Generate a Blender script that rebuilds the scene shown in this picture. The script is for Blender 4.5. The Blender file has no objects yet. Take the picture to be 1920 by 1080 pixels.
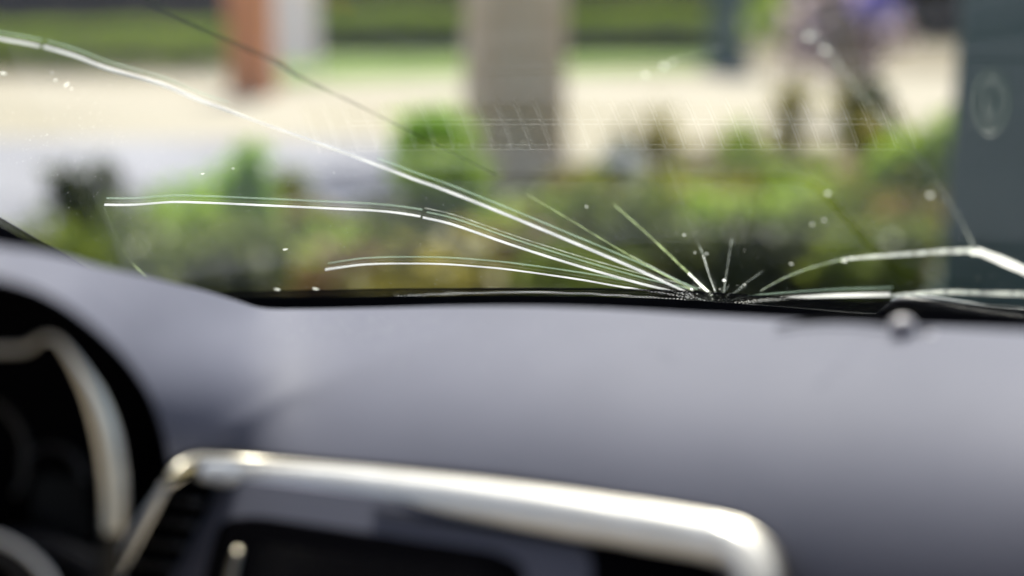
import bpy, math, random
import numpy as np
from mathutils import Vector

random.seed(7)
rng = np.random.default_rng(7)
C = bpy.context.scene.collection
scn = bpy.context.scene

# ------------------------------------------------------------------ camera
PITCH = math.radians(12.5)
GZ = -1.30                       # ground level below the eye
cam_d = bpy.data.cameras.new('camera')
cam = bpy.data.objects.new('camera', cam_d)
C.objects.link(cam)
cam.location = (0, 0, 0)
cam.rotation_euler = (math.pi / 2 - PITCH, 0, 0)
cam_d.sensor_width = 36
cam_d.lens = 45
cam_d.clip_start = 0.02
cam_d.clip_end = 600
cam_d.dof.use_dof = True
cam_d.dof.focus_distance = 1.25
cam_d.dof.aperture_fstop = 1.15
scn.camera = cam

# ------------------------------------------------------------------ light
SUN_EL, SUN_AZ = math.radians(60), math.radians(4)      # azimuth from +y, clockwise seen from above
sv = Vector((math.cos(SUN_EL) * math.sin(SUN_AZ), math.cos(SUN_EL) * math.cos(SUN_AZ), math.sin(SUN_EL)))
world = bpy.data.worlds.new('World')
scn.world = world
world.use_nodes = True
wn = world.node_tree
sky = wn.nodes.new('ShaderNodeTexSky')
sky.sky_type = 'NISHITA'
sky.sun_disc = False
sky.sun_elevation = SUN_EL
sky.sun_rotation = SUN_AZ
sky.dust_density = 4.0
sky.air_density = 1.0
bg = wn.nodes['Background']
wn.links.new(sky.outputs[0], bg.inputs[0])
bg.inputs[1].default_value = 0.12
sd = bpy.data.lights.new('sun', 'SUN')
sd.energy = 4.2
sd.angle = math.radians(0.6)
sd.color = (1.0, 0.95, 0.87)
so = bpy.data.objects.new('sun', sd)
C.objects.link(so)
so.rotation_euler = sv.to_track_quat('Z', 'Y').to_euler()
scn.view_settings.view_transform = 'Standard'
scn.view_settings.look = 'None'
scn.view_settings.exposure = 1.1
scn.view_settings.gamma = 1
scn.view_settings.use_curve_mapping = False
scn.cycles.max_bounces = 10
scn.cycles.transparent_max_bounces = 24

# ------------------------------------------------------------------ rays of the photograph (1920 x 1080 pixels)
F = np.array([0, math.cos(PITCH), -math.sin(PITCH)])
U = np.array([0, math.sin(PITCH), math.cos(PITCH)])
R = np.array([1.0, 0, 0])


def ray(x, y):
    return F + R * (x - 960) / 2400.0 - U * (y - 540) / 2400.0


def P(x, y, d):
    return ray(x, y) * d


def ground_at(x, y, z=None):
    r = ray(x, y)
    return r * ((GZ if z is None else z) / r[2])


GA, GB, GC, GK = 0.965, 0.6e-4, -5.2e-4, 4.5e-8      # the windscreen: a raked, gently bowed sheet


def gd(x, y):
    return 1.0 / (GA + GB * x + GC * y + GK * x * abs(x))


def GP(x, y):
    return P(x, y, gd(x, y))


def GN(x, y):
    a = GP(x + 2, y) - GP(x - 2, y)
    b = GP(x, y + 2) - GP(x, y - 2)
    n = np.cross(a, b)
    n /= np.linalg.norm(n)
    return n if n[1] > 0 else -n


def project(p):
    d = p @ F
    return 960 + 2400 * (p @ R) / d, 540 - 2400 * (p @ U) / d, d


def mirror_hit(x, y, z):
    """where the dashboard point stands whose reflection shows here"""
    g = GP(x, y)
    n = GN(x, y)
    r = ray(x, y)
    q = r - 2 * (r @ n) * n
    return g + q * ((z - g[2]) / q[2])


# ------------------------------------------------------------------ materials
def mat(name, color=(0.5, 0.5, 0.5), rough=0.5, metal=0.0, spec=0.5, coat=0.0):
    m = bpy.data.materials.new(name)
    m.use_nodes = True
    b = m.node_tree.nodes['Principled BSDF']
    b.inputs['Base Color'].default_value = (*color, 1)
    b.inputs['Roughness'].default_value = rough
    b.inputs['Metallic'].default_value = metal
    b.inputs['Specular IOR Level'].default_value = spec
    b.inputs['Coat Weight'].default_value = coat
    return m


def noisy(m, scale, c1, c2, detail=6, bump=0.0, bscale=None, dist=0.01, lo=0.35, hi=0.65):
    nt = m.node_tree
    b = nt.nodes['Principled BSDF']
    tc = nt.nodes.new('ShaderNodeTexCoord')
    n = nt.nodes.new('ShaderNodeTexNoise')
    n.inputs['Scale'].default_value = scale
    n.inputs['Detail'].default_value = detail
    nt.links.new(tc.outputs['Object'], n.inputs['Vector'])
    r = nt.nodes.new('ShaderNodeValToRGB')
    r.color_ramp.elements[0].position = lo
    r.color_ramp.elements[1].position = hi
    r.color_ramp.elements[0].color = (*c1, 1)
    r.color_ramp.elements[1].color = (*c2, 1)
    nt.links.new(n.outputs['Fac'], r.inputs[0])
    nt.links.new(r.outputs[0], b.inputs['Base Color'])
    if bump:
        n2 = nt.nodes.new('ShaderNodeTexNoise')
        n2.inputs['Scale'].default_value = bscale or scale * 5
        n2.inputs['Detail'].default_value = 3
        nt.links.new(tc.outputs['Object'], n2.inputs['Vector'])
        bp = nt.nodes.new('ShaderNodeBump')
        bp.inputs['Strength'].default_value = bump
        bp.inputs['Distance'].default_value = dist
        nt.links.new(n2.outputs['Fac'], bp.inputs['Height'])
        nt.links.new(bp.outputs[0], b.inputs['Normal'])
    return m


def leaf_mat(name, c1, c2, trans=0.45):
    m = bpy.data.materials.new(name)
    m.use_nodes = True
    nt = m.node_tree
    nt.nodes.clear()
    out = nt.nodes.new('ShaderNodeOutputMaterial')
    d = nt.nodes.new('ShaderNodeBsdfDiffuse')
    t = nt.nodes.new('ShaderNodeBsdfTranslucent')
    g = nt.nodes.new('ShaderNodeBsdfGlossy')
    g.inputs['Roughness'].default_value = 0.45
    g.inputs['Color'].default_value = (0.5, 0.5, 0.5, 1)
    mx = nt.nodes.new('ShaderNodeMixShader')
    mx.inputs[0].default_value = trans
    mg = nt.nodes.new('ShaderNodeMixShader')
    mg.inputs[0].default_value = 0.05
    geo = nt.nodes.new('ShaderNodeNewGeometry')
    r = nt.nodes.new('ShaderNodeValToRGB')
    r.color_ramp.elements[0].color = (*c1, 1)
    r.color_ramp.elements[1].color = (*c2, 1)
    nt.links.new(geo.outputs['Random Per Island'], r.inputs[0])
    nt.links.new(r.outputs[0], d.inputs[0])
    nt.links.new(r.outputs[0], t.inputs[0])
    nt.links.new(d.outputs[0], mx.inputs[1])
    nt.links.new(t.outputs[0], mx.inputs[2])
    nt.links.new(mx.outputs[0], mg.inputs[1])
    nt.links.new(g.outputs[0], mg.inputs[2])
    nt.links.new(mg.outputs[0], out.inputs[0])
    return m


M = {}
M['dash'] = noisy(mat('dash_vinyl', rough=0.62, spec=0.14), 7, (0.104, 0.108, 0.145), (0.116, 0.120, 0.160), bump=0.16, bscale=1500, dist=0.0006)
M['black'] = mat('black_plastic', (0.003, 0.003, 0.004), 0.7, spec=0.0)
M['black2'] = noisy(mat('black_slat_plastic', (0.012, 0.012, 0.015), 0.4, spec=0.35), 60, (0.010, 0.010, 0.013), (0.016, 0.016, 0.02))
M['screen'] = mat('screen_glass', (0.003, 0.003, 0.004), 0.25, spec=0.12)
M['chrome'] = noisy(mat('satin_chrome', rough=0.34, metal=0.3), 40, (0.86, 0.85, 0.83), (0.91, 0.90, 0.885))
M['hoop'] = noisy(mat('brushed_hoop', rough=0.28, metal=0.85), 40, (0.70, 0.67, 0.60), (0.76, 0.73, 0.66))
M['cream'] = noisy(mat('champagne_edge', rough=0.35, metal=0.8), 40, (0.62, 0.58, 0.50), (0.68, 0.64, 0.56))
M['bronze'] = noisy(mat('satin_champagne', rough=0.30, metal=1.0), 40, (0.42, 0.38, 0.31), (0.5, 0.46, 0.38))  # colour of the highlight drawn on the screen surround
M['bronze_dark'] = mat('dark_bronze_plastic', (0.03, 0.025, 0.018), 0.5, spec=0.3)  # hoop colour with the shade mixed in
M['bead'] = mat('cloudy_plastic', (0.38, 0.36, 0.39), 0.4, spec=0.6)
M['groove'] = mat('groove_dark', (0.01, 0.01, 0.012), 0.8, spec=0.1)
M['sensor'] = mat('sensor_plastic', (0.20, 0.22, 0.23), 0.4)
M['slat'] = mat('grille_plastic', (0.5, 0.5, 0.51), 0.35, spec=0.5)
M['cowl'] = mat('cowl_grey', (0.09, 0.095, 0.095), 0.5)
M['white_paint'] = mat('white_paint', (0.8, 0.8, 0.8), 0.3, coat=0.4)
M['wiper'] = noisy(mat('wiper_rubber', rough=0.5, spec=0.5), 300, (0.02, 0.02, 0.025), (0.05, 0.05, 0.055), bump=0.4, bscale=500, dist=0.001)

M['leaf_bright'] = leaf_mat('leaf_bright', (0.24, 0.42, 0.05), (0.46, 0.66, 0.12), 0.5)
M['leaf_lime'] = leaf_mat('leaf_lime', (0.196, 0.313, 0.023), (0.411, 0.537, 0.065), 0.5)
M['leaf_hedge'] = leaf_mat('leaf_hedge', (0.192, 0.281, 0.02), (0.372, 0.473, 0.05), 0.5)
M['leaf_mid'] = leaf_mat('leaf_mid', (0.094, 0.137, 0.016), (0.253, 0.306, 0.039))
M['leaf_deep'] = leaf_mat('leaf_deep', (0.034, 0.049, 0.009), (0.118, 0.133, 0.025))
M['leaf_olive'] = leaf_mat('leaf_olive', (0.155, 0.141, 0.026), (0.387, 0.333, 0.073))
M['leaf_rust'] = leaf_mat('leaf_rust', (0.156, 0.108, 0.036), (0.324, 0.204, 0.072))
M['petal_white'] = leaf_mat('petal_white', (0.6, 0.6, 0.62), (0.8, 0.8, 0.8), 0.3)
M['petal_pink'] = leaf_mat('petal_pink', (0.62, 0.48, 0.55), (0.75, 0.66, 0.70), 0.3)
M['petal_blue'] = leaf_mat('petal_blue', (0.22, 0.18, 0.6), (0.45, 0.4, 0.8), 0.3)
M['stem'] = noisy(mat('stem_bark', rough=0.8), 30, (0.06, 0.045, 0.025), (0.12, 0.09, 0.05))
M['stem_olive'] = noisy(mat('stem_olive', rough=0.7), 30, (0.07, 0.06, 0.012), (0.12, 0.10, 0.02))
M['bark'] = noisy(mat('grey_bark', rough=0.9), 4, (0.66, 0.47, 0.28), (0.76, 0.59, 0.39), bump=0.7, bscale=18, dist=0.03)
M['teal'] = noisy(mat('teal_paint', rough=0.45), 3, (0.030, 0.062, 0.060), (0.042, 0.080, 0.078), bump=0.1, bscale=60, dist=0.002)
M['brick'] = noisy(mat('red_brick', rough=0.9), 5, (0.52, 0.18, 0.06), (0.62, 0.26, 0.10), bump=0.4, bscale=30)
M['dark'] = noisy(mat('dark_timber', rough=0.85, spec=0.1), 2, (0.003, 0.004, 0.004), (0.007, 0.008, 0.008), bump=0.3)  # near-black that paints the shade behind and below the hedges
M['soil'] = noisy(mat('bed_soil', rough=1.0, spec=0.1), 1.4, (0.08, 0.07, 0.035), (0.17, 0.14, 0.075), bump=0.8, bscale=14, dist=0.05)
M['paving'] = noisy(mat('beige_paving', rough=0.9, spec=0.2), 0.35, (0.26, 0.235, 0.18), (0.33, 0.30, 0.245), bump=0.2, bscale=8)
M['concrete'] = noisy(mat('pale_concrete', rough=0.85, spec=0.2), 0.9, (0.20, 0.20, 0.225), (0.25, 0.25, 0.28), bump=0.2, bscale=20)
M['grass'] = noisy(mat('lawn_grass', rough=1.0, spec=0.1), 0.6, (0.10, 0.15, 0.04), (0.17, 0.23, 0.07), bump=0.5, bscale=40)
M['earth'] = noisy(mat('plain_earth', rough=1.0, spec=0.1), 0.2, (0.16, 0.14, 0.10), (0.24, 0.21, 0.16))


def glass_mat():
    m = bpy.data.materials.new('windscreen_glass')
    m.use_nodes = True
    nt = m.node_tree
    nt.nodes.clear()
    out = nt.nodes.new('ShaderNodeOutputMaterial')
    t = nt.nodes.new('ShaderNodeBsdfTransparent')
    t.inputs[0].default_value = (0.955, 0.975, 0.955, 1)
    g = nt.nodes.new('ShaderNodeBsdfGlossy')
    g.inputs['Roughness'].default_value = 0.0
    f = nt.nodes.new('ShaderNodeFresnel')
    geo = nt.nodes.new('ShaderNodeNewGeometry')          # same reflectance entering and leaving the sheet
    mr = nt.nodes.new('ShaderNodeMapRange')
    mr.inputs[3].default_value = 1.55
    mr.inputs[4].default_value = 1 / 1.55
    nt.links.new(geo.outputs['Backfacing'], mr.inputs[0])
    nt.links.new(mr.outputs[0], f.inputs[0])
    mx = nt.nodes.new('ShaderNodeMixShader')
    nt.links.new(f.outputs[0], mx.inputs[0])
    nt.links.new(t.outputs[0], mx.inputs[1])
    nt.links.new(g.outputs[0], mx.inputs[2])
    nt.links.new(mx.outputs[0], out.inputs[0])
    return m


def crack_mat(name, color, opacity, gloss=0.12, vary=None, trans=0.88):
    m = bpy.data.materials.new(name)
    m.use_nodes = True
    nt = m.node_tree
    nt.nodes.clear()
    out = nt.nodes.new('ShaderNodeOutputMaterial')
    tr = nt.nodes.new('ShaderNodeBsdfTransparent')
    d = nt.nodes.new('ShaderNodeBsdfDiffuse')
    d.inputs[0].default_value = (*color, 1)
    tl = nt.nodes.new('ShaderNodeBsdfTranslucent')
    tl.inputs[0].default_value = (*color, 1)
    g = nt.nodes.new('ShaderNodeBsdfGlossy')
    g.inputs[0].default_value = (*color, 1)
    g.inputs['Roughness'].default_value = 0.35
    a = nt.nodes.new('ShaderNodeMixShader'); a.inputs[0].default_value = trans
    b = nt.nodes.new('ShaderNodeMixShader'); b.inputs[0].default_value = gloss
    c = nt.nodes.new('ShaderNodeMixShader'); c.inputs[0].default_value = opacity
    nt.links.new(d.outputs[0], a.inputs[1]); nt.links.new(tl.outputs[0], a.inputs[2])
    nt.links.new(a.outputs[0], b.inputs[1]); nt.links.new(g.outputs[0], b.inputs[2])
    nt.links.new(tr.outputs[0], c.inputs[1]); nt.links.new(b.outputs[0], c.inputs[2])
    nt.links.new(c.outputs[0], out.inputs[0])
    if vary:
        tc = nt.nodes.new('ShaderNodeTexCoord')
        n = nt.nodes.new('ShaderNodeTexNoise')
        n.inputs['Scale'].default_value = vary
        n.inputs['Detail'].default_value = 3
        mr = nt.nodes.new('ShaderNodeMapRange')
        mr.inputs[1].default_value = 0.35; mr.inputs[2].default_value = 0.62
        mr.inputs[3].default_value = opacity * 0.35; mr.inputs[4].default_value = min(1, opacity * 1.35)
        nt.links.new(tc.outputs['Object'], n.inputs['Vector'])
        nt.links.new(n.outputs['Fac'], mr.inputs[0])
        nt.links.new(mr.outputs[0], c.inputs[0])
    return m


M['glass'] = glass_mat()
M['ck_white'] = crack_mat('fracture_white', (1.0, 1.0, 1.0), 1.0, gloss=0.0, trans=1.0)
M['ck_bright'] = crack_mat('fracture_bright', (1.0, 1.0, 0.98), 1.0, gloss=0.0, trans=1.0)
M['ck_soft'] = crack_mat('fracture_soft', (0.98, 1.0, 0.94), 0.95, vary=160, gloss=0.0, trans=1.0)
M['ck_green'] = crack_mat('fracture_green', (0.6, 0.78, 0.62), 0.22)
M['ck_thin'] = crack_mat('fracture_thin', (0.60, 0.72, 0.38), 0.30, vary=90)
M['ck_faint'] = crack_mat('fracture_faint', (0.7, 0.75, 0.68), 0.20, vary=120)
M['ck_faint2'] = crack_mat('fracture_faintest', (0.7, 0.75, 0.68), 0.12, vary=60)
M['ck_dark'] = crack_mat('fracture_dark', (0.05, 0.075, 0.04), 0.24, gloss=0.02, vary=25, trans=0.0)
M['dust'] = crack_mat('dust', (0.9, 0.92, 0.86), 0.5, gloss=0.1)
M['chip'] = crack_mat('glass_chip', (0.9, 0.95, 0.9), 0.42)


def frit_mat():
    m = bpy.data.materials.new('black_dotted_frit')
    m.use_nodes = True
    nt = m.node_tree
    nt.nodes.clear()
    N = nt.nodes.new
    L = nt.links.new
    out = N('ShaderNodeOutputMaterial')
    uv = N('ShaderNodeUVMap'); uv.uv_map = 'UVMap'
    sep = N('ShaderNodeSeparateXYZ'); L(uv.outputs[0], sep.inputs[0])

    def math_(op, a, b=None, c=None):
        n = N('ShaderNodeMath'); n.operation = op
        for i, v in enumerate((a, b, c)):
            if v is None: continue
            if isinstance(v, (int, float)): n.inputs[i].default_value = v
            else: L(v, n.inputs[i])
        return n.outputs[0]
    u, v = sep.outputs[0], sep.outputs[1]
    us = math_('ADD', u, math_('MULTIPLY', v, 0.62))
    cx = math_('SUBTRACT', math_('FRACT', us), 0.5)
    cy = math_('SUBTRACT', math_('FRACT', v), 0.5)
    dist = math_('SQRT', math_('ADD', math_('MULTIPLY', cx, cx), math_('MULTIPLY', cy, cy)))
    # upper rows: black dots that grow; lower rows: clear dots that shrink away
    r1 = math_('ADD', math_('MULTIPLY', v, 0.17), 0.38)
    dots = math_('LESS_THAN', dist, r1)
    r2 = math_('SUBTRACT', 0.25, math_('MULTIPLY', math_('SUBTRACT', v, 3.0), 0.008))
    att = N('ShaderNodeAttribute'); att.attribute_name = 'chipped_row'      # clear dots drawn larger to imitate glare along the low crack
    near = math_('LESS_THAN', math_('ABSOLUTE', math_('SUBTRACT', v, att.outputs['Fac'])), 0.55)
    r2 = math_('ADD', r2, math_('MULTIPLY', near, 0.15))
    holes = math_('GREATER_THAN', dist, r2)
    solid = math_('GREATER_THAN', v, 8.0)
    holes = math_('MAXIMUM', holes, solid)
    up = math_('LESS_THAN', v, 2.0)
    alpha = math_('ADD', math_('MULTIPLY', dots, up), math_('MULTIPLY', holes, math_('SUBTRACT', 1.0, up)))
    tr = N('ShaderNodeBsdfTransparent')
    d = N('ShaderNodeBsdfPrincipled')
    d.inputs['Base Color'].default_value = (0.006, 0.006, 0.007, 1)
    d.inputs['Roughness'].default_value = 0.5
    d.inputs['Specular IOR Level'].default_value = 0.2
    mx = N('ShaderNodeMixShader')
    L(alpha, mx.inputs[0]); L(tr.outputs[0], mx.inputs[1]); L(d.outputs[0], mx.inputs[2])
    L(mx.outputs[0], out.inputs[0])
    return m


M['frit'] = frit_mat()


# ------------------------------------------------------------------ mesh helpers
def mesh_obj(name, verts, faces, m, parent=None, smooth=True, uvs=None):
    me = bpy.data.meshes.new(name)
    me.from_pydata([tuple(map(float, v)) for v in verts], [], [tuple(f) for f in faces])
    if uvs is not None:
        lay = me.uv_layers.new(name='UVMap')
        for lp in me.loops:
            lay.data[lp.index].uv = uvs[lp.vertex_index]
    me.materials.append(M[m])
    if smooth:
        me.polygons.foreach_set('use_smooth', [True] * len(me.polygons))
    me.update()
    o = bpy.data.objects.new(name, me)
    C.objects.link(o)
    if parent:
        o.parent = parent
    return o


def grid_faces(nr, nc, close=False, off=0):
    f = []
    for r in range(nr - 1):
        for c in range(nc - (0 if close else 1)):
            c2 = (c + 1) % nc
            f.append((off + r * nc + c, off + r * nc + c2, off + (r + 1) * nc + c2, off + (r + 1) * nc + c))
    return f


def spline(pts, n):
    """Catmull-Rom through pts, n samples"""
    p = np.array(pts, float)
    p = np.vstack([2 * p[0] - p[1], p, 2 * p[-1] - p[-2]])
    seg = np.linalg.norm(np.diff(p[1:-1], axis=0), axis=1) ** 0.5
    t = np.concatenate([[0], np.cumsum(seg)])
    out = []
    for s in np.linspace(0, t[-1], n):
        i = min(np.searchsorted(t, s, side='right') - 1, len(seg) - 1)
        u = (s - t[i]) / (t[i + 1] - t[i])
        a, b, c, d = p[i:i + 4]
        out.append(0.5 * (2 * b + (c - a) * u + (2 * a - 5 * b + 4 * c - d) * u * u + (3 * b - a - 3 * c + d) * u ** 3))
    return np.array(out)


def linear(pts, step):
    p = np.array(pts, float)
    out = []
    for a, b in zip(p[:-1], p[1:]):
        k = max(1, int(np.linalg.norm((b - a)[:2]) / step))
        for j in range(k):
            out.append(a + (b - a) * j / k)
    out.append(p[-1])
    return np.array(out)


def sweep(name, centres, w, h, m, parent, up=None, seg=16, power=2.0, caps=True):
    """a rounded bar along centres: w across (in the picture's plane), h deep"""
    c = np.array(centres, float)
    n = len(c)
    w = np.broadcast_to(np.asarray(w, float), (n,))
    h = np.broadcast_to(np.asarray(h, float), (n,))
    vs = []
    for i in range(n):
        t = c[min(i + 1, n - 1)] - c[max(i - 1, 0)]
        t /= np.linalg.norm(t)
        view = c[i] / np.linalg.norm(c[i]) if up is None else np.array(up, float)
        s = np.cross(t, view); s /= np.linalg.norm(s)
        v = np.cross(s, t)
        for k in range(seg):
            a = 2 * math.pi * k / seg
            ca, sa = math.cos(a), math.sin(a)
            x = math.copysign(abs(ca) ** (2 / power), ca)
            y = math.copysign(abs(sa) ** (2 / power), sa)
            vs.append(c[i] + s * x * w[i] / 2 + v * y * h[i] / 2)
    f = grid_faces(n, seg, close=True)
    if caps:
        f.append(tuple(range(seg))[::-1])
        f.append(tuple(range((n - 1) * seg, n * seg)))
    return mesh_obj(name, vs, f, m, parent)


def plate(name, pix, depth, m, parent, thick=0.01, smooth=False):
    """a flat panel with real thickness; pix = outline, depth = number or function"""
    dd = depth if callable(depth) else (lambda x, y: depth)
    n = len(pix)
    a = [P(x, y, dd(x, y)) for x, y in pix]
    b = [p + F * thick for p in a]
    f = [tuple(range(n)), tuple(range(2 * n - 1, n - 1, -1))]
    for i in range(n):
        j = (i + 1) % n
        f.append((i, i + n, j + n, j))
    return mesh_obj(name, a + b, f, m, parent, smooth=smooth)


def empty(name, loc=(0, 0, 0)):
    o = bpy.data.objects.new(name, None)
    o.empty_display_size = 0.1
    C.objects.link(o)
    o.location = loc
    return o


def tag(o, label=None, cat=None, group=None, kind=None):
    if label: o['label'] = label
    if cat: o['category'] = cat
    if group: o['group'] = group
    if kind: o['kind'] = kind
    return o


# ================================================================== THE SETTING
def flat_poly(name, pts, z, m):
    o = mesh_obj(name, [(x, y, z) for x, y in pts], [tuple(range(len(pts)))], m, smooth=False)
    if o.data.polygons[0].normal.z < 0:
        o.data.flip_normals()
    return tag(o, kind='structure')


def gxy(pix):
    return [tuple(ground_at(x, y)[:2]) for x, y in pix]


flat_poly('ground', [(-300, -60), (300, -60), (300, 500), (-300, 500)], GZ, 'earth')
flat_poly('paving', gxy([(-1500, 305), (3200, 305), (3000, 138), (-1500, 158)]), GZ + 0.004, 'paving')
flat_poly('road', gxy([(-1800, 520), (420, 430), (760, 380), (860, 300), (700, 265), (-1500, 250)]), GZ + 0.008, 'concrete')
flat_poly('lawn', gxy([(520, 156), (1400, 128), (1400, 92), (520, 92)]), GZ + 0.012, 'grass')


def soil_bed():
    px = [(-900, 540), (150, 462), (430, 440), (600, 398), (860, 392), (1060, 322), (1350, 272), (2300, 282)]
    top = [ground_at(x, y) for x, y in linear(px, 60)]
    vs = []
    n = len(top)
    for j in range(12):
        s = j / 11
        for i, t in enumerate(top):
            near = np.array([t[0] * 0.5, 3.3, GZ])
            p = t * (1 - s) + near * s
            e = min(s, 1 - s, 0.2) / 0.2
            vs.append((p[0], p[1], GZ + 0.02 + e * (0.10 + 0.05 * rng.random())))
    o = mesh_obj('soil', vs, grid_faces(12, n), 'soil')
    tag(o, kind='structure')


soil_bed()


# ------------------------------------------------------------------ plants
def leaf_mesh(n, sample, size, flat=0.5, aspect=0.5):
    vs = np.zeros((n, 4, 3))
    for i in range(n):
        c = sample()
        a = rng.normal(size=3); a[2] *= flat; a /= np.linalg.norm(a)
        b = rng.normal(size=3); b -= a * (a @ b); b /= np.linalg.norm(b)
        s = size * (0.6 + 0.8 * rng.random())
        vs[i, 0] = c - a * s / 2
        vs[i, 1] = c + b * s * aspect / 2
        vs[i, 2] = c + a * s / 2
        vs[i, 3] = c - b * s * aspect / 2
    f = [(4 * i, 4 * i + 1, 4 * i + 2, 4 * i + 3) for i in range(n)]
    return vs.reshape(-1, 3), f


def clumps(centre, rad, k):
    """clump centres spread through an ellipsoid, so that the outline is uneven"""
    out = []
    for _ in range(k):
        v = rng.normal(size=3); v /= np.linalg.norm(v)
        v *= rng.random() ** 0.45
        out.append((np.array(centre) + v * np.array(rad) * 0.95, (0.28 + 0.28 * rng.random()) * np.mean(rad)))
    return out


def clump_sampler(cl):
    def s():
        c, r = cl[rng.integers(len(cl))]
        v = rng.normal(size=3)
        return c + v * r * 0.55
    return s


def stem_mesh(base, tips, r0):
    vs, fs = [], []
    for t in tips:
        off = len(vs)
        pts = spline([base, base * 0.5 + np.array(t) * 0.5 + rng.normal(size=3) * 0.03, t], 6)
        for i, p in enumerate(pts):
            rr = r0 * (1 - 0.75 * i / 5)
            for k in range(6):
                a = k * math.pi / 3
                vs.append(p + np.array([math.cos(a) * rr, math.sin(a) * rr, 0]))
        fs += grid_faces(6, 6, close=True, off=off)
    return vs, fs


def shrub(x, ytop, ybot, width, dist, m, label, cat='shrub', n=900, leaf=0.07, name='shrub', group='plants in the bed in front of the car', extra=None, stem='stem', k=14):
    """a plant whose foliage spans these pixels when it stands this far out (depth along the view)"""
    c = P(x, (ytop + ybot) / 2, dist)
    hz = (ybot - ytop) / 2400 * dist / 2
    rx = width / 2400 * dist / 2 * (1.25 if dist < 6.3 else 1.05)
    n = int(n * 1.3)
    root = np.array([c[0], c[1], GZ + 0.1])
    o = empty(name, tuple(root))
    tag(o, label, cat, group)
    cl = clumps(c - root, (rx, rx * 0.8, hz), k)
    v, f = leaf_mesh(n, clump_sampler(cl), leaf)
    mesh_obj('foliage', v, f, m, o)
    tips = [cc for cc, _ in cl[:7]]
    v, f = stem_mesh(np.array([0, 0, 0.0]), tips, 0.012)
    mesh_obj('stem', v, f, stem, o)
    if extra:
        em, en, es, frac = extra
        v, f = leaf_mesh(en, clump_sampler(cl[:frac]), es, aspect=0.9)
        mesh_obj('blossom', v, f, em, o)
    return o


shrub(165, 305, 500, 120, 6.6, 'leaf_deep', 'dark green shrub standing alone in front of the pale road at far left', n=1500, leaf=0.08)
shrub(360, 330, 480, 110, 6.2, 'leaf_bright', 'fresh green plant just right of the dark shrub, below the long crack', n=500)
shrub(465, 262, 440, 95, 6.0, 'leaf_bright', 'tall narrow bright green shoot against the pale road', n=800)
shrub(250, 430, 580, 260, 5.2, 'leaf_mid', 'low mid green plant rising above the instrument hood', n=1500)
shrub(60, 440, 560, 260, 5.4, 'leaf_mid', 'mid green plant at the left edge above the dashboard', n=1100)
shrub(455, 400, 560, 180, 5.2, 'leaf_mid', 'mid green leafy plant below the bright narrow shoot', n=1200)
shrub(420, 470, 570, 120, 4.8, 'leaf_deep', 'dark low plant at the end of the instrument hood', n=800)
shrub(570, 390, 470, 150, 6.4, 'leaf_olive', 'pale olive plant between the two long bright cracks', n=600)
shrub(610, 480, 570, 170, 4.9, 'leaf_rust', 'low rusty brown plant above the shortest crack at its left end', n=450, leaf=0.06)
shrub(700, 400, 500, 200, 5.8, 'leaf_deep', 'dark green plant under the middle of the two long cracks', n=1100)
shrub(805, 205, 345, 110, 6.2, 'leaf_bright', 'bright green shoot against the left side of the thick tree trunk', n=900)
shrub(850, 285, 400, 150, 6.0, 'leaf_lime', 'yellow green bushy plant at the foot of the thick tree trunk', n=1600)
shrub(860, 500, 580, 330, 4.7, 'leaf_olive', 'wide low olive plant just above the windscreen base', n=900)
shrub(770, 430, 560, 160, 5.2, 'leaf_deep', 'dark plant below the middle long crack left of centre', n=700)
shrub(1010, 400, 520, 170, 5.4, 'leaf_rust', 'rusty leaved plant to the right of the yellow green bush', n=380, leaf=0.06)
shrub(1150, 290, 370, 110, 6.6, 'leaf_mid', 'white flowering plant right of the thick trunk', n=300, extra=('petal_white', 420, 0.07, 10))
shrub(1150, 370, 540, 230, 5.4, 'leaf_mid', 'mid green bush directly above the point where the cracks meet', n=1700)
shrub(1060, 480, 570, 220, 4.8, 'leaf_mid', 'low green plant left of the point where the cracks meet', n=800)
shrub(1290, 320, 440, 180, 6.0, 'leaf_olive', 'olive leaved bush under the reflected grille', n=1100)
shrub(1340, 430, 560, 230, 5.0, 'leaf_deep', 'dark bush right above the meeting point of the cracks', n=1500)
shrub(1450, 300, 430, 180, 6.2, 'leaf_mid', 'mid green bush in the right half between olive plants', n=1300)
shrub(1520, 420, 560, 200, 5.1, 'leaf_deep', 'deep green plant under the bent crack on the right', n=1500)
shrub(1590, 320, 450, 170, 5.8, 'leaf_olive', 'olive plant around the foot of the leaning stem', n=900)
shrub(1700, 235, 370, 150, 5.6, 'leaf_lime', 'lime green leafy plant beside the teal square post', n=1400)
shrub(1700, 375, 500, 160, 5.2, 'leaf_olive', 'orange flowering plant low beside the teal square post', n=900, extra=('leaf_rust', 420, 0.07, 9))
shrub(1640, 440, 570, 200, 4.8, 'leaf_mid', 'green plant low behind the bent crack near the teal post', n=1200)
shrub(1230, 255, 340, 160, 7.6, 'leaf_olive', 'small dry plant at the far edge of the bed beyond the others', n=500)
shrub(1770, 270, 350, 70, 6.6, 'leaf_mid', 'small white flowering plant close against the teal post', n=150, extra=('petal_white', 350, 0.07, 10))
shrub(1400, 255, 320, 150, 8.2, 'leaf_olive', 'low dry plant where the bed meets the beige paving', n=350)
shrub(545, 330, 470, 90, 6.6, 'leaf_mid', 'loose mid green plant just right of the tall narrow shoot', n=500)
shrub(330, 400, 540, 200, 5.6, 'leaf_lime', 'yellow green plant low between the dark shrub and the narrow shoot', n=900)
shrub(650, 440, 560, 200, 5.4, 'leaf_lime', 'lime green plant between the two long cracks and the shortest one', n=700)
shrub(1000, 395, 490, 170, 5.6, 'leaf_lime', 'lime green plant spilling over the foot of the thick trunk', n=1100)
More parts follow.
